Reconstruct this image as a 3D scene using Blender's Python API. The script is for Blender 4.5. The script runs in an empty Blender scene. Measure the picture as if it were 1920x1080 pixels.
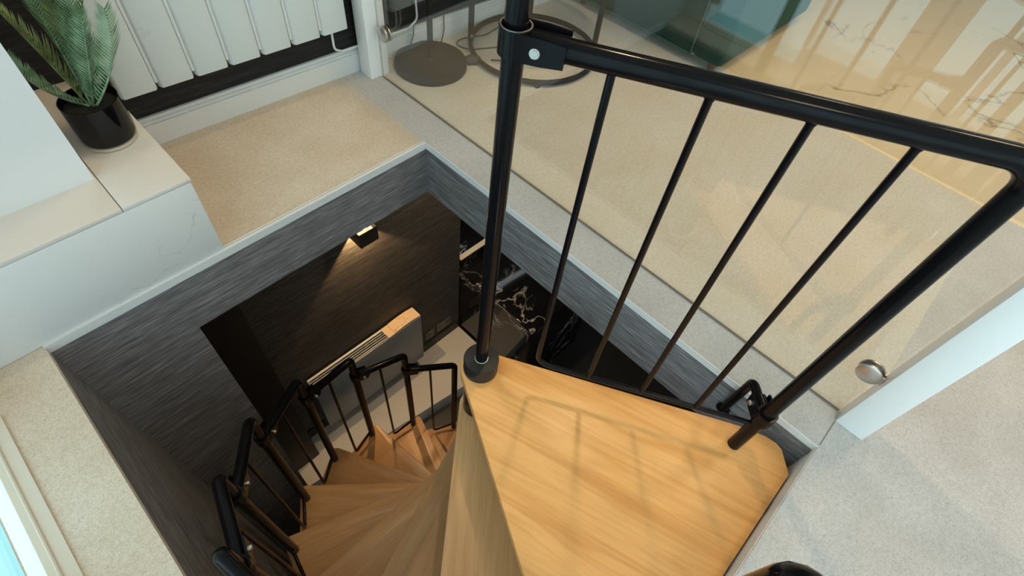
import bpy, bmesh, math, random
from mathutils import Vector, Matrix
random.seed(7)
S = bpy.context.scene
COL = S.collection
PI = math.pi

# ------------------------------------------------------------------ camera
cam = bpy.data.objects.new('camera', bpy.data.cameras.new('camera'))
COL.objects.link(cam)
cam.data.sensor_width = 36.0
cam.data.lens = 18.94
cam.data.clip_start = 0.02
R0 = (0.69979, -0.70862, 0.09029)      # camera right
R1 = (-0.53041, -0.60010, -0.59878)    # camera down
R2 = (0.47849, 0.37113, -0.79581)      # camera forward
cam.matrix_world = Matrix(((R0[0], -R1[0], -R2[0], 0), (R0[1], -R1[1], -R2[1], 0), (R0[2], -R1[2], -R2[2], 1.2), (0, 0, 0, 1)))
S.camera = cam

# ------------------------------------------------------------------ world, lights, exposure
SKY = (0.87, 0.96, 1.0)
SKY_STRENGTH = 2.65
W = bpy.data.worlds.new('sky'); S.world = W; W.use_nodes = True
W.node_tree.nodes['Background'].inputs[0].default_value = (*SKY, 1)
W.node_tree.nodes['Background'].inputs[1].default_value = SKY_STRENGTH
S.view_settings.view_transform = 'Standard'
S.view_settings.look = 'None'
S.view_settings.gamma = 1.0
S.view_settings.exposure = -0.1
S.view_settings.use_curve_mapping = False
S.cycles.max_bounces = 9; S.cycles.diffuse_bounces = 4; S.cycles.glossy_bounces = 4; S.cycles.transparent_max_bounces = 10
ROOM_TOP = 2.40
LOW_TOP = -0.225
LOW_FLOOR = -2.54
LEDGE = -2.40

def portal(name, loc, rot, sx, sy):
    l = bpy.data.lights.new(name, 'AREA'); l.shape = 'RECTANGLE'; l.size = sx; l.size_y = sy
    l.cycles.is_portal = True
    o = bpy.data.objects.new(name, l); COL.objects.link(o); o.location = loc; o.rotation_euler = rot
    return o
portal('window_portal', (-0.50, -0.85, 1.15), (0, -PI/2, 0), 2.2, 3.9)
portal('window_portal', (1.0, -3.28, 1.3), (PI/2, 0, 0), 3.6, 2.0)

def disk_light(name, loc, power, color, size=0.07, spread=140):
    l = bpy.data.lights.new(name, 'AREA'); l.shape = 'DISK'; l.size = size
    l.energy = power; l.color = color; l.spread = math.radians(spread)
    o = bpy.data.objects.new(name, l); COL.objects.link(o); o.location = loc
    return o
WARM = (1.0, 0.72, 0.42)
disk_light('ceiling_lamp_and_fill', (1.26, 0.70, ROOM_TOP-0.02), 9, WARM, 0.09)
disk_light('ceiling_lamp_and_fill', (2.40, -0.60, ROOM_TOP-0.02), 11, WARM, 0.35)
disk_light('ceiling_lamp_and_fill', (2.90, 0.30, ROOM_TOP-0.02), 10, WARM, 0.35)
disk_light('ceiling_lamp_and_fill', (0.60, 1.45, ROOM_TOP-0.02), 5, WARM, 0.25)
disk_light('ceiling_lamp_and_fill', (0.10, -0.90, ROOM_TOP-0.02), 6, (1.0, 0.78, 0.52), 0.35)  # unseen warm fill, added to brighten the upper treads
disk_light('lower_downlight', (1.42, 1.25, LOW_TOP-0.02), 5, (1.0, 0.72, 0.44), 0.06)
disk_light('lower_downlight', (1.25, 0.25, LOW_TOP-0.02), 1.2, (1.0, 0.72, 0.44), 0.06)

# ------------------------------------------------------------------ node helpers and materials
def newmat(name):
    m = bpy.data.materials.new(name); m.use_nodes = True
    nt = m.node_tree; b = nt.nodes['Principled BSDF']
    return m, nt, b
def N(nt, t, **kw):
    n = nt.nodes.new(t)
    for k, v in kw.items(): setattr(n, k, v)
    return n
def L(nt, a, b): nt.links.new(a, b)
def plain(name, col, rough=0.5, metal=0.0, coat=0.0, spec=0.5):
    m, nt, b = newmat(name)
    b.inputs['Base Color'].default_value = (*col, 1); b.inputs['Roughness'].default_value = rough
    b.inputs['Metallic'].default_value = metal; b.inputs['Coat Weight'].default_value = coat
    b.inputs['Specular IOR Level'].default_value = spec
    # slight procedural unevenness of the surface
    tc = N(nt, 'ShaderNodeTexCoord'); nz = N(nt, 'ShaderNodeTexNoise'); nz.inputs['Scale'].default_value = 14
    L(nt, tc.outputs['Object'], nz.inputs['Vector'])
    mr = N(nt, 'ShaderNodeMapRange'); mr.inputs['To Min'].default_value = max(0.02, rough-0.06); mr.inputs['To Max'].default_value = min(1, rough+0.06)
    L(nt, nz.outputs['Fac'], mr.inputs['Value']); L(nt, mr.outputs['Result'], b.inputs['Roughness'])
    return m
def ramp(nt, stops):
    r = N(nt, 'ShaderNodeValToRGB'); e = r.color_ramp.elements
    while len(e) < len(stops): e.new(0.5)
    for i, (p, c) in enumerate(stops): e[i].position = p; e[i].color = (*c, 1)
    return r
def mapping(nt, scale, out='Object', rot=(0, 0, 0)):
    tc = N(nt, 'ShaderNodeTexCoord'); mp = N(nt, 'ShaderNodeMapping')
    mp.inputs['Scale'].default_value = scale; mp.inputs['Rotation'].default_value = rot
    L(nt, tc.outputs[out], mp.inputs['Vector']); return mp
def mixc(nt, fac, a, b, mode='MIX'):
    m = N(nt, 'ShaderNodeMix', data_type='RGBA', blend_type=mode)
    for v, i in ((fac, 0), (a, 6), (b, 7)):
        if hasattr(v, 'links'): L(nt, v, m.inputs[i])
        else: m.inputs[i].default_value = v if i == 0 else (*v, 1)
    return m.outputs[2]

def carpet(name, c1, c2, dark):
    m, nt, b = newmat(name)
    mp = mapping(nt, (1, 1, 1))
    big = N(nt, 'ShaderNodeTexNoise'); big.inputs['Scale'].default_value = 5; big.inputs['Detail'].default_value = 4
    fine = N(nt, 'ShaderNodeTexNoise'); fine.inputs['Scale'].default_value = 290; fine.inputs['Detail'].default_value = 3; fine.inputs['Distortion'].default_value = 1.2
    mid = N(nt, 'ShaderNodeTexNoise'); mid.inputs['Scale'].default_value = 95; mid.inputs['Detail'].default_value = 3
    for n in (big, fine, mid): L(nt, mp.outputs[0], n.inputs['Vector'])
    r1 = ramp(nt, [(0.36, c1), (0.64, c2)]); L(nt, big.outputs['Fac'], r1.inputs[0])
    r2 = ramp(nt, [(0.33, dark), (0.52, (1, 1, 1))]); L(nt, fine.outputs['Fac'], r2.inputs[0])
    c = mixc(nt, 0.75, r1.outputs[0], r2.outputs[0], 'MULTIPLY')
    r3 = ramp(nt, [(0.3, (0.86, 0.86, 0.86)), (0.6, (1, 1, 1))]); L(nt, mid.outputs['Fac'], r3.inputs[0])
    c = mixc(nt, 0.8, c, r3.outputs[0], 'MULTIPLY')
    L(nt, c, b.inputs['Base Color']); b.inputs['Roughness'].default_value = 1.0
    b.inputs['Specular IOR Level'].default_value = 0.1
    b.inputs['Sheen Weight'].default_value = 0.15
    bp = N(nt, 'ShaderNodeBump'); bp.inputs['Strength'].default_value = 0.6; bp.inputs['Distance'].default_value = 0.004
    L(nt, fine.outputs['Fac'], bp.inputs['Height']); L(nt, bp.outputs[0], b.inputs['Normal'])
    return m

def wallpaper(name, c1, c2, c3):
    m, nt, b = newmat(name)
    mp = mapping(nt, (16, 16, 330)); n1 = N(nt, 'ShaderNodeTexNoise'); n1.inputs['Scale'].default_value = 1; n1.inputs['Detail'].default_value = 4
    L(nt, mp.outputs[0], n1.inputs['Vector'])
    mp2 = mapping(nt, (5, 5, 110)); n2 = N(nt, 'ShaderNodeTexNoise'); n2.inputs['Scale'].default_value = 1; n2.inputs['Detail'].default_value = 5
    L(nt, mp2.outputs[0], n2.inputs['Vector'])
    ad = N(nt, 'ShaderNodeMath', operation='MULTIPLY_ADD'); ad.inputs[1].default_value = 0.6
    L(nt, n1.outputs['Fac'], ad.inputs[0])
    sc = N(nt, 'ShaderNodeMath', operation='MULTIPLY'); sc.inputs[1].default_value = 0.4; L(nt, n2.outputs['Fac'], sc.inputs[0]); L(nt, sc.outputs[0], ad.inputs[2])
    r = ramp(nt, [(0.36, c1), (0.5, c2), (0.66, c3)]); L(nt, ad.outputs[0], r.inputs[0])
    L(nt, r.outputs[0], b.inputs['Base Color']); b.inputs['Roughness'].default_value = 0.62
    b.inputs['Specular IOR Level'].default_value = 0.35
    bp = N(nt, 'ShaderNodeBump'); bp.inputs['Strength'].default_value = 0.35; bp.inputs['Distance'].default_value = 0.002
    L(nt, ad.outputs[0], bp.inputs['Height']); L(nt, bp.outputs[0], b.inputs['Normal'])
    return m

def wood(name, cols, rough=0.34, vary=0.0):
    # grain runs along the object's own x axis; every object gets its own offset
    m, nt, b = newmat(name)
    tc = N(nt, 'ShaderNodeTexCoord'); oi = N(nt, 'ShaderNodeObjectInfo')
    ml = N(nt, 'ShaderNodeMath', operation='MULTIPLY'); ml.inputs[1].default_value = 37.0; L(nt, oi.outputs['Random'], ml.inputs[0])
    ad = N(nt, 'ShaderNodeVectorMath', operation='ADD'); L(nt, tc.outputs['Object'], ad.inputs[0]); L(nt, ml.outputs[0], ad.inputs[1])
    mp = N(nt, 'ShaderNodeMapping'); mp.inputs['Scale'].default_value = (1.5, 14, 14); L(nt, ad.outputs[0], mp.inputs['Vector'])
    n1 = N(nt, 'ShaderNodeTexNoise'); n1.inputs['Scale'].default_value = 1.5; n1.inputs['Detail'].default_value = 6; n1.inputs['Distortion'].default_value = 1.1
    L(nt, mp.outputs[0], n1.inputs['Vector'])
    mp2 = N(nt, 'ShaderNodeMapping'); mp2.inputs['Scale'].default_value = (5, 130, 130); L(nt, ad.outputs[0], mp2.inputs['Vector'])
    n2 = N(nt, 'ShaderNodeTexNoise'); n2.inputs['Scale'].default_value = 1.0; n2.inputs['Detail'].default_value = 3
    L(nt, mp2.outputs[0], n2.inputs['Vector'])
    r = ramp(nt, [(0.30, cols[0]), (0.46, cols[1]), (0.58, cols[2]), (0.74, cols[1])]); L(nt, n1.outputs['Fac'], r.inputs[0])
    r2 = ramp(nt, [(0.35, (0.90, 0.88, 0.85)), (0.6, (1, 1, 1))]); L(nt, n2.outputs['Fac'], r2.inputs[0])
    c = mixc(nt, 0.8, r.outputs[0], r2.outputs[0], 'MULTIPLY')
    wn = N(nt, 'ShaderNodeTexWhiteNoise', noise_dimensions='1D'); L(nt, ml.outputs[0], wn.inputs['W'])
    tone = ramp(nt, [(0.0, (1-vary, 1-vary*1.1, 1-vary*1.2)), (1.0, (1, 1, 1))]); L(nt, wn.outputs['Value'], tone.inputs[0])   # boards differ in tone
    c = mixc(nt, 1.0, c, tone.outputs[0], 'MULTIPLY')
    L(nt, c, b.inputs['Base Color']); b.inputs['Roughness'].default_value = rough
    b.inputs['Specular IOR Level'].default_value = 0.4
    return m

def clear_glass(name, tint, ior=1.5, rough=0.0):
    m = bpy.data.materials.new(name); m.use_nodes = True; nt = m.node_tree
    nt.nodes.remove(nt.nodes['Principled BSDF']); out = nt.nodes['Material Output']
    tr = N(nt, 'ShaderNodeBsdfTransparent'); tr.inputs[0].default_value = (*tint, 1)
    gl = N(nt, 'ShaderNodeBsdfGlossy'); gl.inputs['Roughness'].default_value = rough; gl.inputs['Color'].default_value = (1, 1, 1, 1)
    fr = N(nt, 'ShaderNodeFresnel'); ge = N(nt, 'ShaderNodeNewGeometry')
    mi = N(nt, 'ShaderNodeMapRange'); mi.inputs['To Min'].default_value = ior; mi.inputs['To Max'].default_value = 1/ior
    L(nt, ge.outputs['Backfacing'], mi.inputs['Value']); L(nt, mi.outputs['Result'], fr.inputs[0])
    mx = N(nt, 'ShaderNodeMixShader'); L(nt, fr.outputs[0], mx.inputs[0]); L(nt, tr.outputs[0], mx.inputs[1]); L(nt, gl.outputs[0], mx.inputs[2])
    L(nt, mx.outputs[0], out.inputs['Surface'])
    return m

def marble_pale(name):
    m, nt, b = newmat(name)
    mp = mapping(nt, (1, 1, 1)); n = N(nt, 'ShaderNodeTexNoise'); n.inputs['Scale'].default_value = 1.6; n.inputs['Detail'].default_value = 7; n.inputs['Distortion'].default_value = 0.8
    L(nt, mp.outputs[0], n.inputs['Vector'])
    s = N(nt, 'ShaderNodeMath', operation='SUBTRACT'); s.inputs[1].default_value = 0.5; L(nt, n.outputs['Fac'], s.inputs[0])
    a = N(nt, 'ShaderNodeMath', operation='ABSOLUTE'); L(nt, s.outputs[0], a.inputs[0])
    v = ramp(nt, [(0.0, (0.30, 0.23, 0.14)), (0.006, (0.54, 0.43, 0.27)), (0.02, (0.65, 0.53, 0.355))]); L(nt, a.outputs[0], v.inputs[0])
    n2 = N(nt, 'ShaderNodeTexNoise'); n2.inputs['Scale'].default_value = 2.3; L(nt, mp.outputs[0], n2.inputs['Vector'])
    r = ramp(nt, [(0.47, (0, 0, 0)), (0.58, (1, 1, 1))]); L(nt, n2.outputs['Fac'], r.inputs[0])
    c = mixc(nt, r.outputs[0], (0.65, 0.53, 0.355), v.outputs[0])
    L(nt, c, b.inputs['Base Color']); b.inputs['Roughness'].default_value = 0.12; b.inputs['Specular IOR Level'].default_value = 0.6
    return m

def marble_black(name):
    m, nt, b = newmat(name)
    mp = mapping(nt, (1, 1, 1)); n = N(nt, 'ShaderNodeTexNoise'); n.inputs['Scale'].default_value = 3.2; n.inputs['Detail'].default_value = 8; n.inputs['Distortion'].default_value = 1.6
    L(nt, mp.outputs[0], n.inputs['Vector'])
    s = N(nt, 'ShaderNodeMath', operation='SUBTRACT'); s.inputs[1].default_value = 0.5; L(nt, n.outputs['Fac'], s.inputs[0])
    a = N(nt, 'ShaderNodeMath', operation='ABSOLUTE'); L(nt, s.outputs[0], a.inputs[0])
    v = ramp(nt, [(0.0, (0.50, 0.48, 0.45)), (0.010, (0.14, 0.135, 0.13)), (0.035, (0.006, 0.006, 0.007))]); L(nt, a.outputs[0], v.inputs[0])
    n2 = N(nt, 'ShaderNodeTexNoise'); n2.inputs['Scale'].default_value = 2.2; L(nt, mp.outputs[0], n2.inputs['Vector'])
    r = ramp(nt, [(0.50, (0, 0, 0)), (0.60, (1, 1, 1))]); L(nt, n2.outputs['Fac'], r.inputs[0])
    c = mixc(nt, r.outputs[0], (0.008, 0.008, 0.009), v.outputs[0])
    L(nt, c, b.inputs['Base Color']); b.inputs['Roughness'].default_value = 0.08
    return m

def painted(name, col, scuff, amount=0.6, rough=0.45):
    # paint with a few grey scuffs and hairline cracks
    m, nt, b = newmat(name)
    mp = mapping(nt, (1, 1, 1)); n = N(nt, 'ShaderNodeTexNoise'); n.inputs['Scale'].default_value = 3.0; n.inputs['Detail'].default_value = 5; n.inputs['Distortion'].default_value = 0.6
    L(nt, mp.outputs[0], n.inputs['Vector'])
    s = N(nt, 'ShaderNodeMath', operation='SUBTRACT'); s.inputs[1].default_value = 0.52; L(nt, n.outputs['Fac'], s.inputs[0])
    a = N(nt, 'ShaderNodeMath', operation='ABSOLUTE'); L(nt, s.outputs[0], a.inputs[0])
    v = ramp(nt, [(0.0, scuff), (0.004, col)]); L(nt, a.outputs[0], v.inputs[0])
    n2 = N(nt, 'ShaderNodeTexNoise'); n2.inputs['Scale'].default_value = 4; L(nt, mp.outputs[0], n2.inputs['Vector'])
    r = ramp(nt, [(0.55, (0, 0, 0)), (0.62, (amount, amount, amount))]); L(nt, n2.outputs['Fac'], r.inputs[0])
    c = mixc(nt, r.outputs[0], col, v.outputs[0])
    L(nt, c, b.inputs['Base Color']); b.inputs['Roughness'].default_value = rough
    return m

def velvet(name, col):
    m, nt, b = newmat(name)
    mp = mapping(nt, (1, 1, 1)); n = N(nt, 'ShaderNodeTexNoise'); n.inputs['Scale'].default_value = 6; n.inputs['Detail'].default_value = 3
    L(nt, mp.outputs[0], n.inputs['Vector'])
    r = ramp(nt, [(0.3, tuple(c*0.75 for c in col)), (0.7, col)]); L(nt, n.outputs['Fac'], r.inputs[0]); L(nt, r.outputs[0], b.inputs['Base Color'])
    b.inputs['Roughness'].default_value = 0.85; b.inputs['Sheen Weight'].default_value = 0.12; b.inputs['Sheen Tint'].default_value = (0.4, 0.8, 0.65, 1)
    b.inputs['Specular IOR Level'].default_value = 0.2
    return m

def leafmat(name, c1, c2):
    m, nt, b = newmat(name)
    mp = mapping(nt, (1, 1, 1)); n = N(nt, 'ShaderNodeTexNoise'); n.inputs['Scale'].default_value = 30
    L(nt, mp.outputs[0], n.inputs['Vector'])
    r = ramp(nt, [(0.35, c1), (0.65, c2)]); L(nt, n.outputs['Fac'], r.inputs[0]); L(nt, r.outputs[0], b.inputs['Base Color'])
    b.inputs['Roughness'].default_value = 0.4
    return m
def emit(name, col, strength):
    m = bpy.data.materials.new(name); m.use_nodes = True; nt = m.node_tree
    nt.nodes.remove(nt.nodes['Principled BSDF']); e = N(nt, 'ShaderNodeEmission'); e.inputs[0].default_value = (*col, 1); e.inputs[1].default_value = strength
    L(nt, e.outputs[0], nt.nodes['Material Output'].inputs['Surface']); return m

M = dict(
    carpet_room_warm_light=carpet('carpet_room_warm_light', (0.66, 0.61, 0.525), (0.68, 0.65, 0.59), (0.80, 0.77, 0.73)),  # warm ceiling light put into the carpet colour behind the glass
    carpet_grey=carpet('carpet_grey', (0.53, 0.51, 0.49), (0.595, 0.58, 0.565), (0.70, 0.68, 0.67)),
    carpet_beige_warm_light=carpet('carpet_beige_warm_light', (0.61, 0.52, 0.41), (0.67, 0.605, 0.505), (0.72, 0.68, 0.63)),  # beige tone has the warm lamp light mixed into the carpet colour
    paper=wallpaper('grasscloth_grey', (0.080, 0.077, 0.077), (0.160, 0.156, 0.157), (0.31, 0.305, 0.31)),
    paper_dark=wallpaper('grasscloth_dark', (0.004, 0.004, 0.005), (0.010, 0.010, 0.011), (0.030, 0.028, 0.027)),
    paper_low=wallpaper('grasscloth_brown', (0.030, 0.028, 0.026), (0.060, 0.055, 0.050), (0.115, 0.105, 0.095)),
    oak=wood('oak', ((0.63, 0.285, 0.08), (0.75, 0.37, 0.115), (0.80, 0.42, 0.145))),
    oak_pale=wood('oak_pale', ((0.54, 0.30, 0.125), (0.63, 0.365, 0.165), (0.68, 0.405, 0.19)), 0.34, 0.34),
    black=plain('black_enamel', (0.005, 0.005, 0.006), 0.15, 0, 0.0, 0.13),
    black_matt=plain('black_matt', (0.018, 0.017, 0.017), 0.55),
    charcoal=plain('charcoal_metal', (0.012, 0.011, 0.010), 0.55, 0, 0, 0.2),
    charcoal_gloss=plain('charcoal_gloss', (0.022, 0.021, 0.020), 0.22, 0, 0, 0.4),
    chrome=plain('chrome', (0.8, 0.8, 0.8), 0.2, 1.0),
    steel=plain('brushed_steel', (0.62, 0.60, 0.57), 0.35, 1.0),
    brass=plain('brass_strip', (0.80, 0.64, 0.42), 0.4, 0.15),
    white=plain('white_paint', (0.70, 0.72, 0.72), 0.4),
    white_worn=painted('white_worn_paint', (0.64, 0.665, 0.66), (0.34, 0.33, 0.31)),
    tile=painted('pale_tile', (0.62, 0.60, 0.56), (0.45, 0.42, 0.38), 0.35, 0.3),
    radiator=plain('radiator_white', (0.66, 0.725, 0.72), 0.3),
    radiator_low=painted('radiator_foil', (0.20, 0.225, 0.24), (0.15, 0.16, 0.17), 0.8, 0.3),
    card=painted('cardboard_cream', (0.80, 0.60, 0.38), (0.30, 0.18, 0.10), 0.8, 0.7),
    plaster=painted('grey_plaster', (0.74, 0.77, 0.78), (0.25, 0.25, 0.25), 0.7, 0.7),
    ceiling=plain('ceiling_white', (0.82, 0.82, 0.80), 0.8),
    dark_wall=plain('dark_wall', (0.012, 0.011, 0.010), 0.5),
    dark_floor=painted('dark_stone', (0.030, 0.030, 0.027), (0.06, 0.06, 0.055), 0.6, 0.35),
    ledge=plain('white_ledge', (0.72, 0.71, 0.68), 0.5),
    post_white=plain('bright_white_paint', (0.86, 0.88, 0.88), 0.35),
    marble=marble_pale('pale_marble'), marble_black=marble_black('black_marble'),
    green=velvet('green_velvet', (0.004, 0.036, 0.027)), green_dark=plain('green_piping', (0.010, 0.075, 0.052), 0.6),
    glass=clear_glass('balustrade_glass', (0.96, 0.97, 0.955), 1.62),
    pane=clear_glass('window_glass', (0.86, 0.98, 1.0), 1.3),
    pot=plain('glossy_black_pot', (0.004, 0.004, 0.005), 0.06, 0, 0.0, 0.3),
    soil=plain('dark_soil', (0.006, 0.005, 0.004), 0.9),
    leaf=leafmat('palm_leaf', (0.07, 0.17, 0.075), (0.25, 0.39, 0.24)),
    leaf_mid=leafmat('palm_leaf_mid', (0.045, 0.115, 0.045), (0.16, 0.29, 0.15)),
    leaf_dark=leafmat('palm_leaf_dark', (0.07, 0.11, 0.03), (0.17, 0.24, 0.08)),
    stem=plain('palm_stem', (0.10, 0.16, 0.06), 0.5),
    dish=plain('cream_dish', (0.55, 0.47, 0.36), 0.5),
    bulb=emit('warm_bulb', (1.0, 0.62, 0.20), 30),
    socket=plain('grey_socket', (0.09, 0.082, 0.075), 0.4),
    cable_white=plain('white_cable', (0.72, 0.74, 0.72), 0.4),
    sill=plain('beige_sill', (0.56, 0.51, 0.42), 0.45),
    shade=plain('linen_shade', (0.55, 0.50, 0.42), 0.9),
    foot=plain('brown_foot', (0.10, 0.055, 0.035), 0.4),
    seal=plain('brown_seal', (0.20, 0.165, 0.125), 0.6),
    sill_cyan=plain('pale_cyan_metal', (0.42, 0.70, 0.74), 0.5),
    outside=plain('pale_roof_outside', (0.72, 0.80, 0.82), 0.8),
)

# ------------------------------------------------------------------ geometry helpers
ORG = {}
def tag(o, label=None, cat=None, group=None, kind=None):
    if label: o['label'] = label
    if cat: o['category'] = cat
    if group: o['group'] = group
    if kind: o['kind'] = kind
    return o
def empty(name, loc):
    o = bpy.data.objects.new(name, None); COL.objects.link(o); o.location = loc
    o.empty_display_size = 0.05; ORG[o.name] = Vector(loc); return o
def link(name, me, parent=None, org=None, rotz=0.0, mat=None, smooth=False):
    """me: mesh in local coordinates; org: world position of the local origin"""
    o = bpy.data.objects.new(name, me); COL.objects.link(o)
    w = Vector(org) if org is not None else (ORG[parent.name].copy() if parent else Vector((0, 0, 0)))
    if mat is not None and not me.materials: me.materials.append(M[mat] if isinstance(mat, str) else mat)
    if smooth:
        for p in me.polygons: p.use_smooth = True
    if parent: o.parent = parent; o.location = w-ORG[parent.name]
    else: o.location = w
    o.rotation_euler.z = rotz; ORG[o.name] = w
    return o
class MB:
    """collects shapes in world coordinates"""
    def __init__(s): s.v = []; s.f = []; s.sm = []
    def add(s, v, f, smooth=False):
        n = len(s.v); s.v += [tuple(p) for p in v]; s.f += [tuple(i+n for i in q) for q in f]; s.sm += [smooth]*len(f); return s
    def prism(s, poly, z0, z1):
        a = sum(poly[i][0]*poly[(i+1) % len(poly)][1]-poly[(i+1) % len(poly)][0]*poly[i][1] for i in range(len(poly)))
        if a < 0: poly = poly[::-1]
        n = len(poly)
        s.add([(x, y, z0) for x, y in poly]+[(x, y, z1) for x, y in poly],
              [tuple(range(n-1, -1, -1)), tuple(range(n, 2*n))]+[(i, (i+1) % n, n+(i+1) % n, n+i) for i in range(n)]); return s
    def box(s, x0, x1, y0, y1, z0, z1): return s.prism([(x0, y0), (x1, y0), (x1, y1), (x0, y1)], z0, z1)
    def tube(s, pts, r, seg=12, closed=False, cap=True):
        pts = [Vector(p) for p in pts]; n = len(pts); rs = r if isinstance(r, (list, tuple)) else [r]*n
        tang = []
        for i in range(n):
            a = pts[(i-1) % n] if (closed or i > 0) else pts[i]; b = pts[(i+1) % n] if (closed or i < n-1) else pts[i]
            tang.append((b-a).normalized())
        up = Vector((0, 0, 1)) if abs(tang[0].z) < 0.9 else Vector((1, 0, 0))
        u = tang[0].cross(up).normalized(); v = []
        for i in range(n):
            u = (u-tang[i]*u.dot(tang[i])).normalized(); w = tang[i].cross(u)
            for j in range(seg):
                t = 2*PI*j/seg; v.append(pts[i]+(u*math.cos(t)+w*math.sin(t))*rs[i])
        f = []
        for i in range(n if closed else n-1):
            k = (i+1) % n
            for j in range(seg): f.append((i*seg+j, i*seg+(j+1) % seg, k*seg+(j+1) % seg, k*seg+j))
        base = len(s.v); s.add(v, f, True)
        if cap and not closed:
            s.f.append(tuple(base+j for j in range(seg-1, -1, -1))); s.f.append(tuple(base+(n-1)*seg+j for j in range(seg))); s.sm += [False]*2
        return s
    def lathe(s, prof, c=(0, 0, 0), seg=40, close=True):
        v = []; f = []
        for r, z in prof:
            for j in range(seg):
                t = 2*PI*j/seg; v.append((c[0]+r*math.cos(t), c[1]+r*math.sin(t), c[2]+z))
        n = len(prof)
        for i in range(n-1):
            for j in range(seg): f.append((i*seg+j, i*seg+(j+1) % seg, (i+1)*seg+(j+1) % seg, (i+1)*seg+j))
        base = len(s.v); s.add(v, f, True)
        if close:
            if prof[0][0] > 1e-6: s.f.append(tuple(base+j for j in range(seg-1, -1, -1))); s.sm.append(False)
            if prof[-1][0] > 1e-6: s.f.append(tuple(base+(n-1)*seg+j for j in range(seg))); s.sm.append(False)
        return s
    def disc(s, c, axis, r, h, seg=28):
        a = Vector(axis).normalized(); c = Vector(c); return s.tube([c-a*h/2, c+a*h/2], r, seg)
    def mesh(s, name, org=(0, 0, 0), rotz=0.0, bevel=0.0, seg=2):
        me = bpy.data.meshes.new(name); o = Vector(org); c, q = math.cos(-rotz), math.sin(-rotz)
        vs = []
        for p in s.v:
            x, y, z = p[0]-o.x, p[1]-o.y, p[2]-o.z; vs.append((x*c-y*q, x*q+y*c, z))
        me.from_pydata(vs, [], s.f)
        for p, sm in zip(me.polygons, s.sm): p.use_smooth = sm
        if bevel:
            bm = bmesh.new(); bm.from_mesh(me); bmesh.ops.remove_doubles(bm, verts=bm.verts, dist=1e-6)
            bmesh.ops.recalc_face_normals(bm, faces=bm.faces)
            ed = [e for e in bm.edges if len(e.link_faces) == 2 and e.calc_face_angle(0) > 0.5]
            bmesh.ops.bevel(bm, geom=ed, offset=bevel, segments=seg, profile=0.5, affect='EDGES', clamp_overlap=True)
            bm.to_mesh(me); bm.free()
        me.set_sharp_from_angle(angle=math.radians(38)); me.update(); return me
    def build(s, name, mat, parent=None, org=None, rotz=0.0, bevel=0.0, seg=2):
        o = Vector(org) if org is not None else (ORG[parent.name] if parent else Vector((0, 0, 0)))
        return link(name, s.mesh(name, o, rotz, bevel, seg), parent, o, rotz, mat)
def struct(o, label=None):
    o['kind'] = 'structure'
    if label: o['label'] = label
    return o
def fillet(pts, r, n=6):
    """round the inner corners of a polyline"""
    P = [Vector(p) for p in pts]; out = [P[0]]
    for i in range(1, len(P)-1):
        a = (P[i-1]-P[i]); b = (P[i+1]-P[i]); la, lb = a.length, b.length; a.normalize(); b.normalize()
        ang = a.angle(b); d = min(r/math.tan(ang/2), la*0.49, lb*0.49)
        p, q = P[i]+a*d, P[i]+b*d; rr = d*math.tan(ang/2)
        c = P[i]+(a+b).normalized()*(rr/math.sin(ang/2)); u = p-c; w = q-c; th = u.angle(w)
        for k in range(n+1):
            t = k/n; out.append(c+(u*math.sin((1-t)*th)+w*math.sin(t*th))/math.sin(th))
    out.append(P[-1]); return out

# ------------------------------------------------------------------ opening in the upper floor
P1 = (0.941, 1.195); P2 = (-0.2385, 1.1745); P3 = (0.9375, -0.2715); P4 = (-0.236, -0.272)
def wy(x): return 1.717-0.045*(x-0.29)        # face of the skirting on the far wall (the wall is a little out of square)
XG = 1.068                                     # line of the glass screen
T = 0.02
o = MB().prism([(0.205, 1.183), P1, (0.941, 1.64), (1.03, 1.70), (1.03, wy(1.03)+0.03), (0.205, wy(0.205)+0.03)], -T, 0.0).build('floor_alcove', 'carpet_beige_warm_light'); struct(o, 'carpet coloured for warm light in the alcove under the white radiator')
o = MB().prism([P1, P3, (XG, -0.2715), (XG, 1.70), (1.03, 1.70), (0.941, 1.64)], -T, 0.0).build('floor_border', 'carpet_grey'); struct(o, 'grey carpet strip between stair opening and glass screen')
o = MB().prism([(XG, -0.32), (2.238, -0.32), (2.238, wy(2.2)+0.03), (XG, wy(XG)+0.03)], -T, 0.0).build('floor_room', 'carpet_room_warm_light'); struct(o, 'carpet coloured for warm light in the room behind the glass screen')
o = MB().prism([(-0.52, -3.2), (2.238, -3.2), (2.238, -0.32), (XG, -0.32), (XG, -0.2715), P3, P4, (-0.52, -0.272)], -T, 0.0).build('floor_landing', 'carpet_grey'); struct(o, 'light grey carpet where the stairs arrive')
o = MB().prism([(-0.52, -0.272), P4, P2, (-0.2385, 1.23), (-0.52, 1.23)], -T, 0.0).build('floor_window', 'carpet_beige_warm_light'); struct(o, 'cream carpet strip between window and stair opening')
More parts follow.
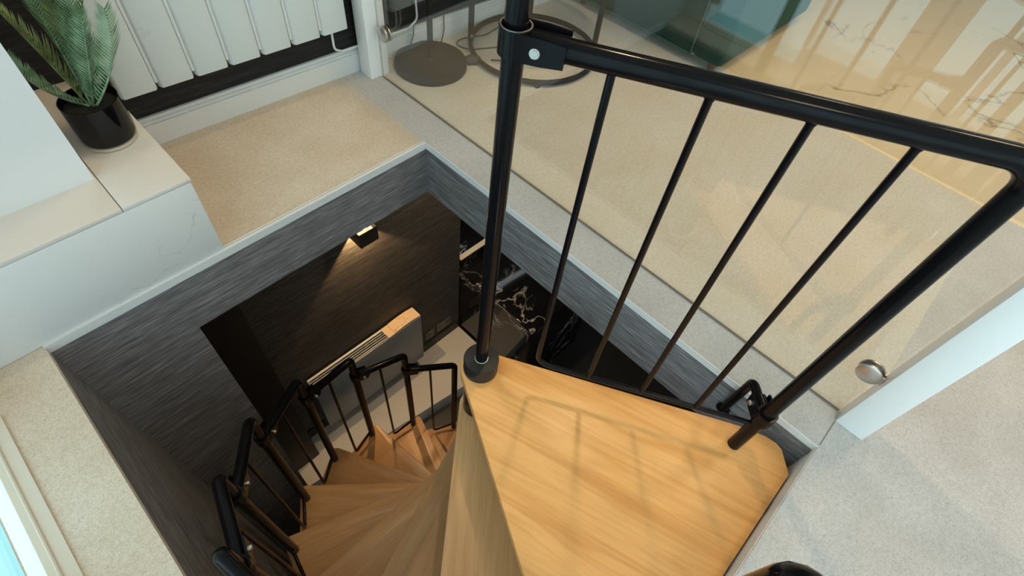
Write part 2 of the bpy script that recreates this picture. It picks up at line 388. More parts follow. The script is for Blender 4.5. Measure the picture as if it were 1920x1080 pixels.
# fascia of the opening
def wallstrip(name, a, b, z0, z1, mat, out, thick=0.02):
    a = Vector((*a, 0)); b = Vector((*b, 0)); d = (b-a).normalized(); n = Vector((-d.y, d.x, 0))
    if n.dot(Vector((*out, 0))) < 0: n = -n
    poly = [(a.x, a.y), (b.x, b.y), ((b+n*thick).x, (b+n*thick).y), ((a+n*thick).x, (a+n*thick).y)]
    return struct(MB().prism(poly, z0, z1).build(name, mat))
zt = -T
wallstrip('wall_opening_far', (0.054, 1.1796), P1, LOW_TOP, zt, 'paper', (0, 1))
wallstrip('wall_opening_side', P1, P3, LOW_TOP, zt, 'paper', (1, 0))
wallstrip('wall_opening_near', P3, P4, LOW_TOP, zt, 'plaster', (0, -1))
wallstrip('wall_lower_side', P4, P2, LOW_FLOOR, zt, 'paper', (-1, 0))
o = struct(MB().prism([(-0.26, 1.1741), (0.054, 1.1796), (0.054, 1.56), (-0.26, 1.56)], LOW_FLOOR, zt).build('wall_lower_corner', 'paper'))
# trims of the opening
o = MB(); d = Vector((P1[0]-P2[0], P1[1]-P2[1], 0)).normalized(); n = Vector((-d.y, d.x, 0))
def along(a, t, off): p = Vector((*a, 0))+d*t+n*off; return (p.x, p.y)
LA = (Vector((*P1, 0))-Vector((*P2, 0))).length
o.prism([along(P2, -0.002, -0.004), along(P2, LA, -0.004), along(P2, LA, 0.006), along(P2, -0.002, 0.006)], -0.022, 0.004)
o.prism([along(P2, -0.002, 0.009), along(P2, LA-0.002, 0.009), along(P2, LA-0.002, 0.014), along(P2, -0.002, 0.014)], -0.018, 0.003)
struct(o.build('trim_1', 'white_worn'), 'white painted edge trim along the far side of the stair opening')
struct(MB().prism([(P1[0]-0.0015, P1[1]), (P1[0]+0.001, P1[1]), (P3[0]+0.001, P3[1]), (P3[0]-0.0015, P3[1])], -0.022, 0.0015).build('trim_2', 'white'))
struct(MB().prism([(P3[0], P3[1]-0.004), (P3[0], P3[1]+0.002), (P4[0], P4[1]+0.002), (P4[0], P4[1]-0.004)], -0.03, -0.004).build('trim_3', 'plaster'))

struct(MB().box(0.945, 1.034, -0.2735, -0.2712, -0.01, 0.0006).build('trim_6', 'seal'))

# ------------------------------------------------------------------ upper room shell
dw = Vector((1, -0.045, 0)).normalized()
ang_w = math.atan2(-0.045, 1)
def wallpt(x, off, z): return (x, wy(x)-off, z)     # off: distance in front of the skirting face
def wbox(mb, x0, x1, o0, o1, z0, z1): return mb.prism([(x0, wy(x0)-o0), (x1, wy(x1)-o0), (x1, wy(x1)-o1), (x0, wy(x0)-o1)], z0, z1)
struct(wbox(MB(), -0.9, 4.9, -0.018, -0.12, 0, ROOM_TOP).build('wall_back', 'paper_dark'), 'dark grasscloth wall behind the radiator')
b = MB(); wbox(b, 0.222, 4.8, 0.0, -0.018, 0.0, 0.070); wbox(b, 0.222, 4.8, -0.005, -0.018, 0.070, 0.080); wbox(b, 0.222, 4.8, -0.009, -0.018, 0.080, 0.092)
struct(b.build('baseboard_back', 'white_worn'), 'white scuffed skirting along the dark wall')
struct(MB().box(4.8, 4.92, -3.3, 1.7, 0, ROOM_TOP).build('wall_right', 'white'))
b = MB(); b.box(-0.9, -0.8, -3.3, -3.2, 0, ROOM_TOP); b.box(-0.9, 4.9, -3.32, -3.2, 0, 0.3); b.box(-0.9, 4.9, -3.32, -3.2, 2.3, ROOM_TOP); b.box(2.8, 4.9, -3.32, -3.2, 0.3, 2.3)
struct(b.build('wall_near', 'white'))
struct(MB().box(-0.95, 4.9, -3.35, 1.8, ROOM_TOP, ROOM_TOP+0.05).build('ceiling', 'ceiling'))
# window wall
XW = -0.415
b = MB(); b.box(-0.56, -0.40, 1.07, 1.185, 0, ROOM_TOP)
struct(b.build('wall_left', 'white'))
win = struct(empty('window_1', (XW, 0.0, 0.0)), 'tall white framed window beside the stairs')
MB().box(-0.56, XW, -2.9, 0.60, -0.02, 0.085).build('frame_rail', 'white', win)
MB().box(-0.434, -0.408, 0.60, 1.07, -0.02, 0.003).build('outer_ledge', 'post_white', win)
MB().box(-0.438, -0.434, 0.60, 1.07, -0.02, -0.002).build('gasket', 'charcoal', win)
MB().box(-0.56, -0.438, 0.60, 1.07, -0.02, 0.001).build('outer_sill', 'sill_cyan', win)
MB().box(-0.56, XW, -2.9, 1.07, 2.25, ROOM_TOP).build('frame_rail', 'white', win)
YM = [(1.05, 0.04), (0.595, 0.02), (0.20, 0.15), (-0.045, 0.03), (-0.24, 0.03), (-0.45, 0.06), (-0.95, 0.05), (-1.45, 0.05), (-1.95, 0.05), (-2.45, 0.05), (-2.88, 0.05)]
for y, w in YM: MB().box(XW-0.05, XW-0.006, y-w/2, y+w/2, 0.085, 2.25).build('mullion', 'white', win)
for (ya, wa), (yb, wb) in zip(YM[:-1], YM[1:]): MB().box(XW-0.03, XW-0.026, yb+wb/2, ya-wa/2, 0.004 if yb > 0.58 else 0.085, 2.25).build('pane', 'pane', win)
b = MB(); b.box(-0.4075, -0.364, -2.9, 1.054, 0.0, 0.005); b.box(-0.4075, -0.392, -2.9, 1.054, 0.005, 0.008); b.tube([(-0.392, -2.9, 0.006), (-0.392, 1.054, 0.006)], 0.004, 8)
struct(b.build('trim_4', 'sill'), 'beige sill strip along the foot of the window')
struct(MB().box(-7, -0.57, -8, 6, -0.6, -0.5).build('ground_outside', 'outside'))

# tiled plinth and white pillar in the corner
pl = struct(empty('wall_plinth', (0, 1.3, 0)), 'low white plinth with pale tiled top')
b = MB(); b.prism([(-0.90, 1.169), (0.216, 1.1845), (0.216, 1.80), (-0.90, 1.80)], 0.0, 0.249); b.build('plinth_body', 'white_worn', pl, bevel=0.004)
MB().prism([(0.0605, 1.182), (0.218, 1.184), (0.220, 1.80), (0.0605, 1.80)], 0.249, 0.261).build('tile', 'tile', pl, bevel=0.002)
MB().prism([(-0.90, 1.169), (0.0590, 1.182), (0.0590, 1.80), (-0.90, 1.80)], 0.249, 0.261).build('tile', 'tile', pl, bevel=0.002)
struct(MB().box(-0.90, 0.055, 1.313, 1.80, 0.261, ROOM_TOP).build('wall_pillar', 'white'), 'white boxed pillar standing on the tiled plinth')

# marble floor beyond the brass strip
struct(MB().box(2.238, 2.262, -3.2, 1.72, -T, 0.006).build('trim_5', 'brass', bevel=0.004), 'brass threshold strip between carpet and marble')
mf = struct(empty('floor_marble', (3.0, 0.0, 0.0)), 'polished cream marble tiled floor')
MB().box(2.262, 4.8, -3.2, 1.8, -T, -0.004).build('grout_bed', 'plaster', mf)
for i, (x0, x1) in enumerate(((2.264, 3.68), (3.683, 4.80))):
    for y0, y1 in ((-3.2, -2.203), (-2.2, -0.973), (-0.97, 0.427), (0.430, 1.62)):
        MB().box(x0, x1, y0, y1, -0.004, 0.0).build('tile', 'marble', mf)

# ------------------------------------------------------------------ lower room shell
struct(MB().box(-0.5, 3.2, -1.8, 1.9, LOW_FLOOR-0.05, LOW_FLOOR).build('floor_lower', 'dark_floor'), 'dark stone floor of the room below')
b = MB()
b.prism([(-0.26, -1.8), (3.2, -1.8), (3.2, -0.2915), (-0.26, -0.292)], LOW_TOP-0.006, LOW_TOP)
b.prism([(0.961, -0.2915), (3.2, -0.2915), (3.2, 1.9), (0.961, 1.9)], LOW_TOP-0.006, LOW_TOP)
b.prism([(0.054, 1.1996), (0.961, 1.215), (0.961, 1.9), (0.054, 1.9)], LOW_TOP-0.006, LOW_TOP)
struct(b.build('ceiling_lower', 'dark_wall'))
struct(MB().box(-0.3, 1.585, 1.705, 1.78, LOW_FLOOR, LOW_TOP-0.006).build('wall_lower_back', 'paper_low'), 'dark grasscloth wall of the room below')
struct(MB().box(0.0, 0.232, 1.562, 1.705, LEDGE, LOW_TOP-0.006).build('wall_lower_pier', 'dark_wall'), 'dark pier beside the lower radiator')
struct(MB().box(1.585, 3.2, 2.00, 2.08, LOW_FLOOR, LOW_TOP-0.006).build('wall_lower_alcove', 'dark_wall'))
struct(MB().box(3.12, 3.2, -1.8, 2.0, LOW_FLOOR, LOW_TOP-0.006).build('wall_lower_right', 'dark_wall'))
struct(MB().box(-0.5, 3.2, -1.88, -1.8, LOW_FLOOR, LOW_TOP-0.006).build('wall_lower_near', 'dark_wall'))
struct(MB().prism([(0.054, 1.43), (0.62, 1.372), (1.243, 1.286), (1.58, 1.245), (1.58, 1.705), (0.054, 1.705)], LOW_FLOOR, LEDGE).build('floor_ledge', 'ledge', bevel=0.004), 'raised white ledge under the lower radiator')
struct(MB().box(0.232, 1.58, 1.693, 1.705, LEDGE, LEDGE+0.09).build('baseboard_lower', 'dark_wall'))

# ------------------------------------------------------------------ spiral staircase
PX, PY = 0.5115, 0.461
Z0 = -0.068; RISE = 0.224; RP = 0.676; A0 = 243.21; DA = 21.07; HUB = 0.053; NT = 10
st = empty('spiral_staircase', (PX, PY, LOW_FLOOR))
tag(st, 'spiral staircase with oak treads and black tubular railings', 'staircase')
def ang(k): return math.radians(A0-DA*k)
def ppt(k, r=RP): return Vector((PX+r*math.cos(ang(k)), PY+r*math.sin(ang(k)), Z0-RISE*k))
# column with its cap
MB().lathe([(0.043, LOW_FLOOR), (0.043, Z0-0.04)], (PX, PY, 0)).build('column', 'black', st)
MB().lathe([(0.075, LOW_FLOOR), (0.075, LOW_FLOOR+0.012), (0.05, LOW_FLOOR+0.02)], (PX, PY, 0)).build('base_plate', 'black', st)
MB().lathe([(0.0455, Z0-0.04), (0.0455, -0.018), (0.0440, -0.0155), (0.0, -0.015)], (PX, PY, 0), 56).build('column_cap', 'charcoal_gloss', st)
pole = MB().tube([(PX, PY, -0.016), (PX+0.006, PY-0.003, 0.95), (PX+0.006, PY-0.003, 1.02)], 0.0162, 24).build('newel_pole', 'black', st)
MB().lathe([(0.0175, -0.015), (0.0175, -0.0135), (0.0165, -0.013)], (PX, PY, 0), 28).build('pole_ring', 'steel', pole)
# treads: local x runs along the front edge, front edge at y = -HUB
def tread_poly():
    be = math.radians(16.5); R = 0.706; out = []
    for i in range(13):                              # round the hub, from the back edge to the front edge
        t = PI/2+be+(PI-be)*i/12; out.append((HUB*math.cos(t), HUB*math.sin(t)))
    out += [(R-0.018, -HUB), (R-0.004, -HUB+0.006), (R, -HUB+0.02)]
    bx, by = -math.sin(be)*HUB, math.cos(be)*HUB
    t = 0.705; ex, ey = bx+t*math.cos(be), by+t*math.sin(be)
    out += [(ex, ey)]
    return out
TP = tread_poly(); TH = 0.034
proto = None
for k in range(1, NT+1):
    if proto is None:
        mb = MB().prism(TP, -TH, 0.0); me = mb.mesh('tread', bevel=0.003); me.materials.append(M['oak_pale']); proto = me
    o = link('tread', proto, st, (PX, PY, Z0-RISE*k), ang(k))
# landing
lp = []
a_r, a_l = math.radians(-61.25+90), math.radians(A0-90)
for i in range(15):
    t = a_r+(a_l-a_r)*i/14; lp.append((PX+HUB*math.cos(t), PY+HUB*math.sin(t)))
ld = Vector((math.cos(ang(0)), math.sin(ang(0)), 0)); pf = Vector((lp[-1][0], lp[-1][1], 0)); t = (-0.267-pf.y)/ld.y
lp.append((pf.x+ld.x*t, -0.267))
lp += [(0.868, -0.267), (0.884, -0.252), (0.914, -0.224), (0.9195, -0.205), (0.916, -0.178), (0.905, -0.150), (0.888, -0.110)]
ga = math.radians(-73)
mb = MB().prism(lp, Z0-TH, Z0)
mb.build('landing_board', 'oak', st, (PX, PY, Z0), ga, bevel=0.003)
# railings
RT = 0.0165; RR = 0.0062
def clamp(mb, at, to, r=RT, L_=0.062):
    """sleeve round the vertical tube at `at` with two cheeks that grip the rail going towards `to`"""
    at = Vector(at); d = (Vector(to)-at); d.normalize()
    mb.lathe([(r+0.001, -0.019), (r+0.0065, -0.019), (r+0.0065, 0.019), (r+0.001, 0.019)], at, 24, close=False)
    s = d.cross(Vector((0, 0, 1))).normalized(); u = s.cross(d)
    for sg in (-1, 1):
        v = []
        for t, h in ((0.004, 0.019), (L_*0.55, 0.0185), (L_, 0.0155)):
            for q in (r+0.001, r+0.0065):
                for z in (-h, h): v.append(at+d*t+s*(sg*q)+u*z)
        f = []
        for i in range(2):
            a, b_ = i*4, i*4+4
            f += [(a, a+1, b_+1, b_), (a+2, a+3, b_+3, b_+2), (a, a+2, b_+2, b_), (a+1, a+3, b_+3, b_+1)]
        f += [(0, 1, 3, 2), (8, 9, 11, 10)]
        mb.add(v, f)
    mb.tube([at+d*0.006, at+d*L_], r+0.0012, 20)
    return d, s
def bolt(parent, at, d, s, off=0.033, r=RT):
    p = Vector(at)+d*off
    b = MB().tube([p+s*(r+0.006), p+s*(r+0.010)], 0.0072, 18); b.tube([p+s*(r+0.010), p+s*(r+0.0102)], 0.0045, 6)
    b.tube([p+s*(r+0.010), p+s*(r+0.013)], 0.0060, 6)
    b.build('bolt', 'steel', parent)
# panel beside the landing board
ap = math.radians(-61.25); dv = Vector((math.cos(ap), math.sin(ap), 0)); q0 = Vector((PX, PY, 0))
def pan(s, z): return q0+dv*s+Vector((0, 0, z))
ZR = 0.834
rail = MB().tube(fillet([pan(0.672, Z0), pan(0.672, ZR), pan(0.045, ZR)], 0.045, 9), RT, 22).build('railing', 'black', st)
pts = fillet([pan(0.140, ZR), pan(0.140, 0.044), pan(0.668, 0.056)], 0.032, 7)
MB().tube(pts, RR, 12).build('baluster', 'black', rail)
for s in (0.270, 0.400, 0.530): MB().tube([pan(s, ZR), pan(s, ZR-0.014), pan(s, ZR-0.021), pan(s, 0.08), pan(s, 0.044+0.012*(s-0.14)/0.53)], [0.0095, 0.0095, RR, RR, RR], 12).build('baluster', 'black', rail)
mb = MB(); d_, s_ = clamp(mb, pan(0.006, ZR), pan(0.3, ZR), L_=0.072); cl = mb.build('clamp', 'black', rail)
bolt(rail, pan(0.006, ZR), d_, -s_ if (-s_).dot(Vector((0, 0, 1.2))-pan(0, ZR)) > s_.dot(Vector((0, 0, 1.2))-pan(0, ZR)) else s_)
MB().lathe([(RT+0.0035, 0.0192), (RT+0.0055, 0.0192), (RT+0.0055, 0.0200), (RT+0.0035, 0.0200)], pan(0.006, ZR), 24, close=False).build('clamp_rim', 'steel', rail)
# bracket tying that post to the side of the opening
pb = pan(0.672, 0.10)
wall_pt = Vector((0.937, -0.060, -0.118)); bend = Vector((0.905, -0.066, 0.088))
mb = MB().tube(fillet([wall_pt, bend, pb+Vector((0.0, 0.0, 0.0))], 0.022, 8), 0.0115, 16)
mb.disc(wall_pt+Vector((-0.003, 0, 0)), (1, 0, 0), 0.019, 0.006)
br = mb.build('wall_bracket', 'black', rail)
mb = MB(); d_, s_ = clamp(mb, pan(0.672, 0.10), bend, L_=0.05); mb.build('clamp', 'black', rail); bolt(rail, pan(0.672, 0.10), d_, -s_, 0.034)
# panels that wind down with the treads
HP = 0.80; HC = 0.885
for k in range(0, NT):
    b0 = ppt(k)
    if k == 0: b0 = Vector((0.197, -0.119, Z0))
    top = b0+Vector((0, 0, HP if k else 0.905))
    if k == 0:
        end = Vector((0.105, -0.255, top.z)); end_t = end
    else:
        prev = ppt(k-1); end = Vector((prev.x, prev.y, b0.z+HC))
    dd = (end-top); dn = Vector((dd.x, dd.y, 0)).normalized()
    stop = end-dd.normalized()*0.045 if k else end
    foot = b0-Vector((0, 0, 0.0))
    path = fillet([foot, top, stop], 0.032, 7)
    if k == 0: path = fillet([foot, top, end, Vector((end.x, end.y, Z0))], 0.032, 7)
    r_ = MB().tube(path, RT, 16).build('railing', 'black', st)
    if k == 0: continue
    m1 = top+dd*0.52; low = Vector((m1.x, m1.y, b0.z+0.035)); side = Vector((b0.x, b0.y, b0.z+0.05))
    MB().tube(fillet([m1, low, side], 0.016, 5), RR, 10).build('baluster', 'black', r_)
    mb = MB(); d_, s_ = clamp(mb, end, top, L_=0.06); mb.build('clamp', 'black', r_)
    if 3 <= k <= 8: bolt(r_, end, d_, s_)

# ------------------------------------------------------------------ glass screen with its posts
def newel(x0, x1, y0, y1, label):
    t = tag(empty('newel_post', ((x0+x1)/2, (y0+y1)/2, 0)), label, 'post')
    c = 0.008; z = 1.16
    b = MB().box(x0, x1, y0, y1, 0, z); b.build('shaft', 'post_white', t, bevel=0.003)
    MB().box(x0-0.012, x1+0.012, y0-0.012, y1+0.012, z, z+0.03).build('cap', 'white', t, bevel=0.004)
    return t
n1 = newel(1.034, 1.092, -0.341, -0.272, 'white square post beside the light grey carpet')
n2 = newel(1.022, 1.074, 1.606, 1.672, 'white square post between radiator and floor lamp')
MB().box(1.076, 1.100, 1.598, 1.640, 0, 1.16).build('batten', 'white', n2, bevel=0.002)
gs = tag(empty('glass_screen', (XG, 0.66, 0)), 'clear glass safety screen between the two white posts', 'glass screen')
MB().box(XG-0.005, XG+0.005, -0.262, 1.592, 0.006, 1.12).build('glass_sheet', 'glass', gs)
MB().box(XG-0.002, XG+0.002, -0.266, 1.594, 0.0002, 0.006).build('seal', 'seal', gs)
for y, z in ((-0.240, 0.172), (1.560, 0.185), (-0.240, 0.95), (1.560, 0.95)):
    sg = -1 if y < 0 else 1
    for s in (-1, 1):
        b = MB(); b.tube([(XG+s*0.0055, y, z), (XG+s*0.0105, y, z), (XG+s*0.0125, y, z)], [0.028, 0.028, 0.025], 32)
        b.box(XG+s*0.0055-0.002*(s < 0)-0.000, XG+s*0.0055+0.003, min(y, y+sg*0.031), max(y, y+sg*0.031), z-0.012, z+0.012)
        b.build('clamp', 'steel', gs)

# ------------------------------------------------------------------ white panel radiator on the dark wall
rd = tag(empty('radiator', (0.60, wy(0.60), 0.0)), 'white ribbed electric radiator on the dark wall above the skirting', 'radiator')
ZB, ZT = 0.205, 0.80
wbox(MB(), 0.245, 0.965, 0.015, -0.012, ZB+0.03, ZT-0.03).build('back_housing', 'radiator', rd)
for i in range(7):
    x0 = 0.236+0.1055*i; x1 = x0+0.1055
    mb = MB(); c = 0.007
    v = []
    prof = [(x0+0.0025, 0.046), (x0+0.007, 0.058), (x0+0.011, 0.060), (x1-0.011, 0.060), (x1-0.007, 0.058), (x1-0.0025, 0.046)]
    poly = [(x, wy(x)-q) for x, q in prof]+[(x1-0.0025, wy(x1)-0.015), (x0+0.0025, wy(x0)-0.015)]
    mb.prism(poly, ZB, ZT); mb.build('rib', 'radiator', rd, bevel=0.004)
    if i < 6:
        mb = MB(); wbox(mb, x1-0.0045, x1+0.0045, 0.056, 0.015, ZB+0.020, ZT-0.012); mb.build('rib_joint', 'white', rd, bevel=0.002)
cab = fillet([(0.925, wy(0.925)-0.022, ZB+0.02), (0.925, wy(0.925)-0.020, 0.125), (0.965, wy(0.965)-0.002, 0.099), (1.10, wy(1.10)-0.003, 0.099)], 0.03, 6)
MB().tube(cab, 0.0042, 10).build('power_lead', 'cable_white', rd)

# wall socket above the floor lamp and its white lead
sk = tag(empty('wall_socket', (1.30, wy(1.30)+0.018, 0.24)), 'white plastic wall socket on dark wall beside the floor lamp', 'socket')
wbox(MB(), 1.235, 1.315, -0.006, -0.018, 0.252, 0.337).build('face_plate', 'white', sk, bevel=0.003)
wbox(MB(), 1.255, 1.295, 0.004, -0.006, 0.275, 0.312).build('plug', 'white', sk, bevel=0.004)
wl = MB().tube(fillet([(1.300, wy(1.3)+0.004, 0.262), (1.300, wy(1.3)-0.004, 0.125), (1.262, wy(1.262)-0.001, 0.099), (1.11, wy(1.11)-0.003, 0.098)], 0.03, 6), 0.0042, 10).build('power_cable', 'cable_white')
tag(wl, 'white cable dropping from the socket onto the skirting', 'cable')
bc = MB().tube(fillet([(1.285, wy(1.28)-0.001, 0.115), (1.272, wy(1.27)-0.012, 0.07), (1.235, wy(1.23)-0.025, 0.02), (1.21, 1.66, 0.006)], 0.03, 5), 0.0024, 8).build('power_cable', 'black_matt')
tag(bc, 'thin black cable running down the skirting behind the floor lamp', 'cable')
bc2 = MB().tube(fillet([(1.43, wy(1.43)-0.004, 0.12), (1.425, wy(1.425)-0.012, 0.05), (1.40, 1.645, 0.005), (1.36, 1.60, 0.005)], 0.03, 5), 0.0024, 8).build('power_cable', 'black_matt')
tag(bc2, 'short black cable hanging down the skirting beside the floor lamp pole', 'cable')
loop = [(1.78, wy(1.78)-0.004, 0.16), (1.76, wy(1.76)-0.02, 0.05), (1.70, 1.60, 0.005), (1.60, 1.585, 0.004), (1.49, 1.625, 0.004), (1.44, 1.605, 0.004), (1.46, 1.54, 0.004), (1.56, 1.49, 0.004), (1.65, 1.46, 0.004), (1.72, 1.40, 0.004), (1.66, 1.33, 0.004), (1.56, 1.36, 0.004), (1.48, 1.43, 0.004)]
bc3 = MB().tube(fillet(loop, 0.06, 6), 0.0026, 8).build('power_cable', 'black_matt')
tag(bc3, 'long black cable looping across the carpet under the side table', 'cable')

# ------------------------------------------------------------------ floor lamp and side table behind the glass
fl = tag(empty('floor_lamp', (1.2596, 1.5435, 0)), 'dark floor lamp with a heavy round base on carpet', 'lamp')
c = (1.2596, 1.5435, 0)
MB().lathe([(0.139, 0.0), (0.141, 0.003), (0.141, 0.027), (0.138, 0.031), (0.0, 0.033)], c, 56).build('base', 'charcoal', fl)
MB().lathe([(0.011, 0.031), (0.011, 1.45)], c, 20).build('pole', 'charcoal', fl)
MB().lathe([(0.02, 0.031), (0.02, 0.036), (0.012, 0.042)], c, 20).build('pole_collar', 'charcoal', fl)
MB().lathe([(0.19, 1.35), (0.15, 1.62)], c, 40, close=False).build('shade', 'shade', fl)
fs = MB().tube([(1.385, 1.475, 0.012), (1.405, 1.462, 0.018), (1.430, 1.445, 0.012)], [0.018, 0.022, 0.016], 14).build('foot_switch', 'black_matt'); tag(fs, 'small black foot switch beside the floor lamp base', 'switch')
tb = tag(empty('side_table', (1.677, 1.3805, 0)), 'round side table with dark ring base and thin metal legs', 'table')
tc_ = Vector((1.677, 1.3805, 0)); rr = 0.262
MB().tube([tc_+Vector((rr*math.cos(t*PI/32), rr*math.sin(t*PI/32), 0.0178)) for t in range(64)], 0.0105, 12, closed=True).build('base_ring', 'charcoal', tb)
MB().tube([tc_+Vector((rr*math.cos(t*PI/32), rr*math.sin(t*PI/32), 0.478)) for t in range(64)], 0.0105, 12, closed=True).build('top_ring', 'charcoal', tb)
MB().lathe([(0.258, 0.480), (0.262, 0.484), (0.262, 0.494), (0.0, 0.496)], tc_, 56).build('table_top', 'black_matt', tb)
for a in (132, -38, 47):
    p = tc_+Vector((rr*math.cos(math.radians(a)), rr*math.sin(math.radians(a)), 0))
    MB().box(p.x-0.009, p.x+0.009, p.y-0.009, p.y+0.009, 0.012, 0.478).build('leg', 'charcoal', tb, bevel=0.002)
p = tc_+Vector((rr*math.cos(math.radians(227)), rr*math.sin(math.radians(227)), 0)); MB().lathe([(0.012, 0), (0.012, 0.009)], (p.x, p.y, 0), 16).build('foot_pad', 'black_matt', tb)
p = tc_+Vector(((rr+0.0)*math.cos(math.radians(132)), rr*math.sin(math.radians(132)), 0.04)); MB().disc(p+Vector((-0.004, -0.010, 0)), (-0.2, -1, 0), 0.005, 0.003, 14).build('screw', 'steel', tb)

# ------------------------------------------------------------------ green sofa
sf = tag(empty('sofa', (2.65, 1.25, 0)), 'dark green velvet sofa on short brown feet', 'sofa')
MB().box(2.145, 2.98, 0.765, 0.905, 0.042, 0.58).build('arm', 'green', sf, bevel=0.02, seg=3)
MB().box(2.150, 2.98, 0.910, 1.58, 0.042, 0.30).build('seat_base', 'green', sf, bevel=0.012, seg=3)
MB().box(2.13, 2.70, 0.912, 1.58, 0.302, 0.45).build('seat_cushion', 'green', sf, bevel=0.03, seg=3)
MB().box(2.72, 2.98, 0.912, 1.58, 0.302, 0.80).build('backrest', 'green', sf, bevel=0.03, seg=3)
MB().tube([(2.144, 0.907, 0.045), (2.142, 0.907, 0.57)], 0.0045, 8).build('piping', 'green_dark', sf)
MB().tube([(2.148, 0.915, 0.046), (2.148, 1.575, 0.046)], 0.0045, 8).build('piping', 'green_dark', sf)
for x, y in ((2.19, 0.815), (2.92, 0.815), (2.19, 1.53), (2.92, 1.53)):
    MB().lathe([(0.014, 0.0), (0.020, 0.043)], (x, y, 0), 16).build('foot', 'foot', sf)

# ------------------------------------------------------------------ potted palm on the plinth
pp = tag(empty('potted_palm', (0.143, 1.437, 0.261)), 'artificial palm in a glossy black pot on the tiled plinth', 'plant')
c = (0.143, 1.437, 0.261)
MB().lathe([(0.052, 0.0), (0.060, 0.003), (0.061, 0.010), (0.056, 0.0105)], c, 48).build('dish', 'dish', pp)
MB().lathe([(0.054, 0.0105), (0.060, 0.014), (0.0625, 0.024), (0.0625, 0.112), (0.0600, 0.112), (0.0600, 0.094)], c, 64, close=False).build('pot', 'pot', pp)
MB().lathe([(0.0598, 0.092), (0.0, 0.095)], c, 40, close=False).build('soil', 'soil', pp)
def frond(p0, p1, p2, width, n, dark=False, fold=0.45):
    mb = MB(); p0, p1, p2 = Vector(p0), Vector(p1), Vector(p2)
    def P(t): return p0*(1-t)**2+p1*2*t*(1-t)+p2*t*t+(p1-(p0+p2)/2)*(1.0*t*(1-t))
    root = Vector((c[0], c[1], c[2]+0.090))
    pts = [root]+[P(i/20) for i in range(21)]
    mb.tube(pts, [0.0030]+[0.0030*(1-0.75*i/20) for i in range(21)], 6)
    for i in range(n):
        t = 0.04+0.96*i/(n-1); p = P(t); tg = (P(t+0.02)-P(t-0.02)).normalized()
        side = tg.cross(Vector((0.25, 0.35, 1))).normalized(); up = side.cross(tg).normalized()
        ln = width*min(1, 0.45+t*1.6)*(1-0.55*max(0, t-0.55)/0.45)*(0.92+0.16*random.random())
        for sg in (-1, 1):
            d = (side*sg*0.70+tg*0.70+up*fold*(0.8+0.4*random.random())).normalized()
            nr = d.cross(tg).normalized(); w = tg*0.0021
            q = p+d*ln*0.6; e = p+d*ln+tg*ln*0.12
            mb.add([p-w, p+w, q+w*1.5, e, q-w*1.5, p+nr*0.0006, q+nr*0.0008], [(0, 5, 6, 4), (5, 1, 2, 6), (6, 2, 3), (4, 6, 3)], True)
    return mb.build('frond', ('leaf', 'leaf_dark', 'leaf_mid')[int(dark)], pp)
for p0, p1, p2, width, n, dark in (
        ((0.136, 1.438, 0.357), (0.071, 1.502, 0.391), (0.058, 1.551, 0.451), 0.046, 26, 0),
        ((0.137, 1.448, 0.362), (0.117, 1.496, 0.460), (0.093, 1.541, 0.554), 0.062, 30, 1),
        ((0.145, 1.447, 0.366), (0.154, 1.492, 0.493), (0.153, 1.480, 0.600), 0.055, 32, 2),
        ((0.149, 1.456, 0.360), (0.171, 1.475, 0.495), (0.186, 1.453, 0.607), 0.050, 32, 1),
        ((0.150, 1.450, 0.358), (0.187, 1.431, 0.497), (0.210, 1.404, 0.624), 0.050, 32, 2),
        ((0.150, 1.435, 0.364), (0.183, 1.409, 0.472), (0.207, 1.370, 0.581), 0.044, 30, 0),
        ((0.152, 1.412, 0.367), (0.227, 1.378, 0.471), (0.250, 1.363, 0.579), 0.050, 30, 0),
        ((0.150, 1.468, 0.354), (0.192, 1.508, 0.448), (0.260, 1.520, 0.557), 0.046, 26, 2)):
    frond(p0, p1, p2, width, n, dark)

# ------------------------------------------------------------------ lower room things
wl_ = tag(empty('wall_lamp', (0.8925, 1.705, -0.78)), 'black cube wall lamp with glowing bulb on the dark lower wall', 'lamp')
x0, x1, y0, y1, z0, z1, t = 0.840, 0.945, 1.603, 1.7045, -0.835, -0.745, 0.003
b = MB(); b.box(x0, x0+t, y0, y1, z0, z1); b.box(x1-t, x1, y0, y1, z0, z1); b.box(x0+t, x1-t, y0, y0+t, z0, z1); b.box(x0+t, x1-t, y1-t, y1, z0, z1)
b.build('housing', 'black_matt', wl_)
MB().lathe([(0.0, -0.017), (0.009, -0.0145), (0.015, -0.008), (0.017, 0.0), (0.015, 0.008), (0.009, 0.0145), (0.0, 0.017)], (0.8925, 1.640, -0.744), 20).build('bulb', 'bulb', wl_)
MB().tube([(0.8925, 1.655, -0.752), (0.8925, 1.701, -0.752)], 0.007, 14).build('lamp_holder', 'black_matt', wl_)
MB().box(0.948, 0.955, 1.64, 1.70, -0.765, -0.745).build('shutter', 'steel', wl_)
lt = bpy.data.lights.new('wall_lamp_light', 'SPOT'); lt.energy = 22; lt.color = (1.0, 0.62, 0.28); lt.shadow_soft_size = 0.006; lt.spot_size = math.radians(160); lt.spot_blend = 0.05
lo = bpy.data.objects.new('wall_lamp_light', lt); COL.objects.link(lo); lo.parent = wl_; lo.location = Vector((0.8925, 1.652, -0.778))-ORG[wl_.name]

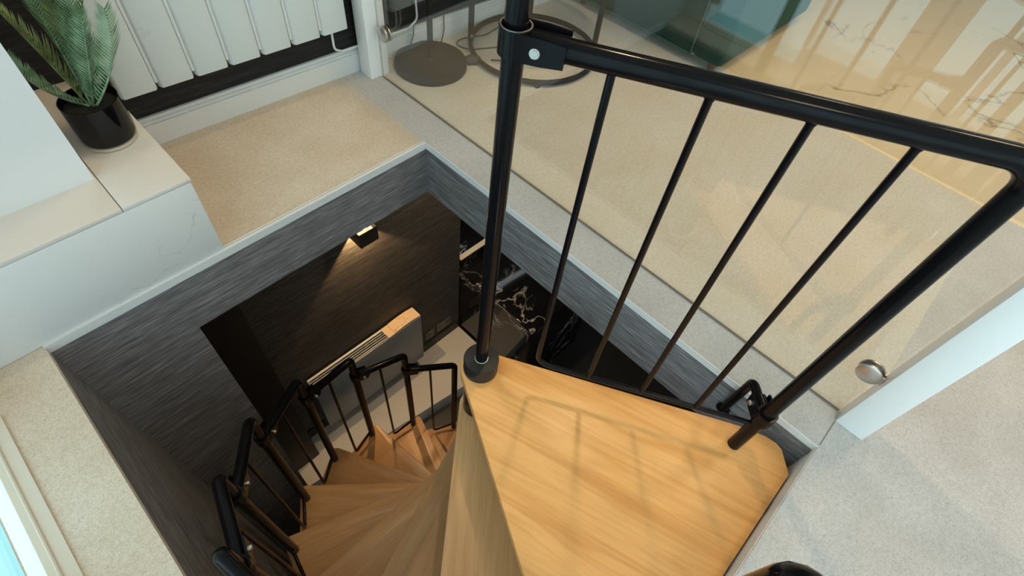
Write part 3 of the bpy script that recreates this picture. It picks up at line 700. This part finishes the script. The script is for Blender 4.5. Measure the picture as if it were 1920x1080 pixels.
lr = tag(empty('convector_heater', (0.765, 1.65, LEDGE)), 'grey panel convector heater on the dark lower wall, grille along its top', 'heater')
hx0, hx1, hy0, hy1, hz0, hz1 = 0.375, 1.160, 1.604, 1.690, -2.255, -1.735
b = MB(); b.box(hx0, hx1, hy0, hy0+0.012, hz0, hz1-0.004); b.build('front_panel', 'radiator_low', lr, bevel=0.003)
MB().box(hx0, hx1, hy1-0.012, hy1, hz0, hz1-0.004).build('back_panel', 'radiator_low', lr)
MB().box(hx0, hx0+0.012, hy0+0.012, hy1-0.012, hz0, hz1-0.004).build('side_panel', 'radiator_low', lr)
MB().box(hx1-0.012, hx1, hy0+0.012, hy1-0.012, hz0, hz1-0.004).build('side_panel', 'radiator_low', lr)
MB().box(hx0+0.012, hx1-0.012, hy0+0.012, hy1-0.012, hz1-0.05, hz1-0.045).build('inner_tray', 'dark_wall', lr)
for i in range(5):
    y = hy0+0.012+i*0.0152; MB().box(hx0+0.004, 0.905, y, y+(0.0035 if i < 4 else 0.014), hz1-0.006, hz1).build('grille_slat', 'white', lr)
b = MB(); b.box(0.905, 0.955, hy0+0.002, hy1, hz1-0.01, hz1+0.003); b.build('end_cover', 'card', lr)
b = MB(); n_ = 8
for i in range(n_):
    xa = 0.957+(hx1-0.957)*i/n_; xb = 0.957+(hx1-0.957)*(i+1)/n_; za = hz1+0.002+0.010*math.sin(PI*i/n_); zb = hz1+0.002+0.010*math.sin(PI*(i+1)/n_)
    b.add([(xa, hy0+0.004, za), (xb, hy0+0.004, zb), (xb, hy1+0.002, zb), (xa, hy1+0.002, za), (xa, hy0+0.004, za-0.008), (xb, hy0+0.004, zb-0.008), (xb, hy1+0.002, zb-0.008), (xa, hy1+0.002, za-0.008)],
          [(0, 1, 2, 3), (7, 6, 5, 4), (0, 4, 5, 1), (2, 6, 7, 3), (1, 5, 6, 2), (3, 7, 4, 0)])
b.build('control_cover', 'card', lr)
for x in (0.45, 1.08): MB().box(x, x+0.03, hy1, 1.706, hz0+0.1, hz1-0.1).build('wall_bracket', 'steel', lr)

for i, (xa, xb, lab) in enumerate(((1.255, 1.335, 'single dark wall socket next to the lower heater'), (1.365, 1.500, 'double dark wall socket near the black marble counter'))):
    s_ = tag(empty('wall_socket', ((xa+xb)/2, 1.705, -2.225)), lab, 'socket')
    MB().box(xa, xb, 1.696, 1.7049, -2.27, -2.185).build('face_plate', 'socket', s_, bevel=0.002)
    n_ = 1 if i == 0 else 2
    for j in range(n_):
        xc = xa+(xb-xa)*(j+0.5)/n_
        b = MB()
        for dx, dz in ((-0.011, -0.008), (0.011, -0.008), (0, 0.012)): b.box(xc+dx-0.003, xc+dx+0.003, 1.6945, 1.6962, -2.228+dz-0.005, -2.228+dz+0.005)
        b.build('pin_holes', 'black_matt', s_)
        MB().box(xc-0.02, xc-0.008, 1.6935, 1.6962, -2.203, -2.193).build('rocker', 'black_matt', s_)

ct = tag(empty('counter', (1.90, 1.5, LOW_FLOOR)), 'polished black marble counter with white veins in the lower room', 'counter')
MB().box(1.592, 2.25, 1.02, 1.995, LOW_FLOOR, -1.712).build('front_slab', 'marble_black', ct)
MB().box(1.580, 2.26, 1.010, 1.995, -1.712, -1.685).build('worktop', 'marble_black', ct, bevel=0.002)
MB().box(1.592, 2.26, 1.70, 1.73, -1.685, -1.60).build('upstand', 'marble_black', ct)
MB().box(1.590, 2.26, 1.694, 1.732, -1.600, -1.594).build('warm_glint_edge', 'brass', ct)  # brass colour stands in for warm light caught along the upstand
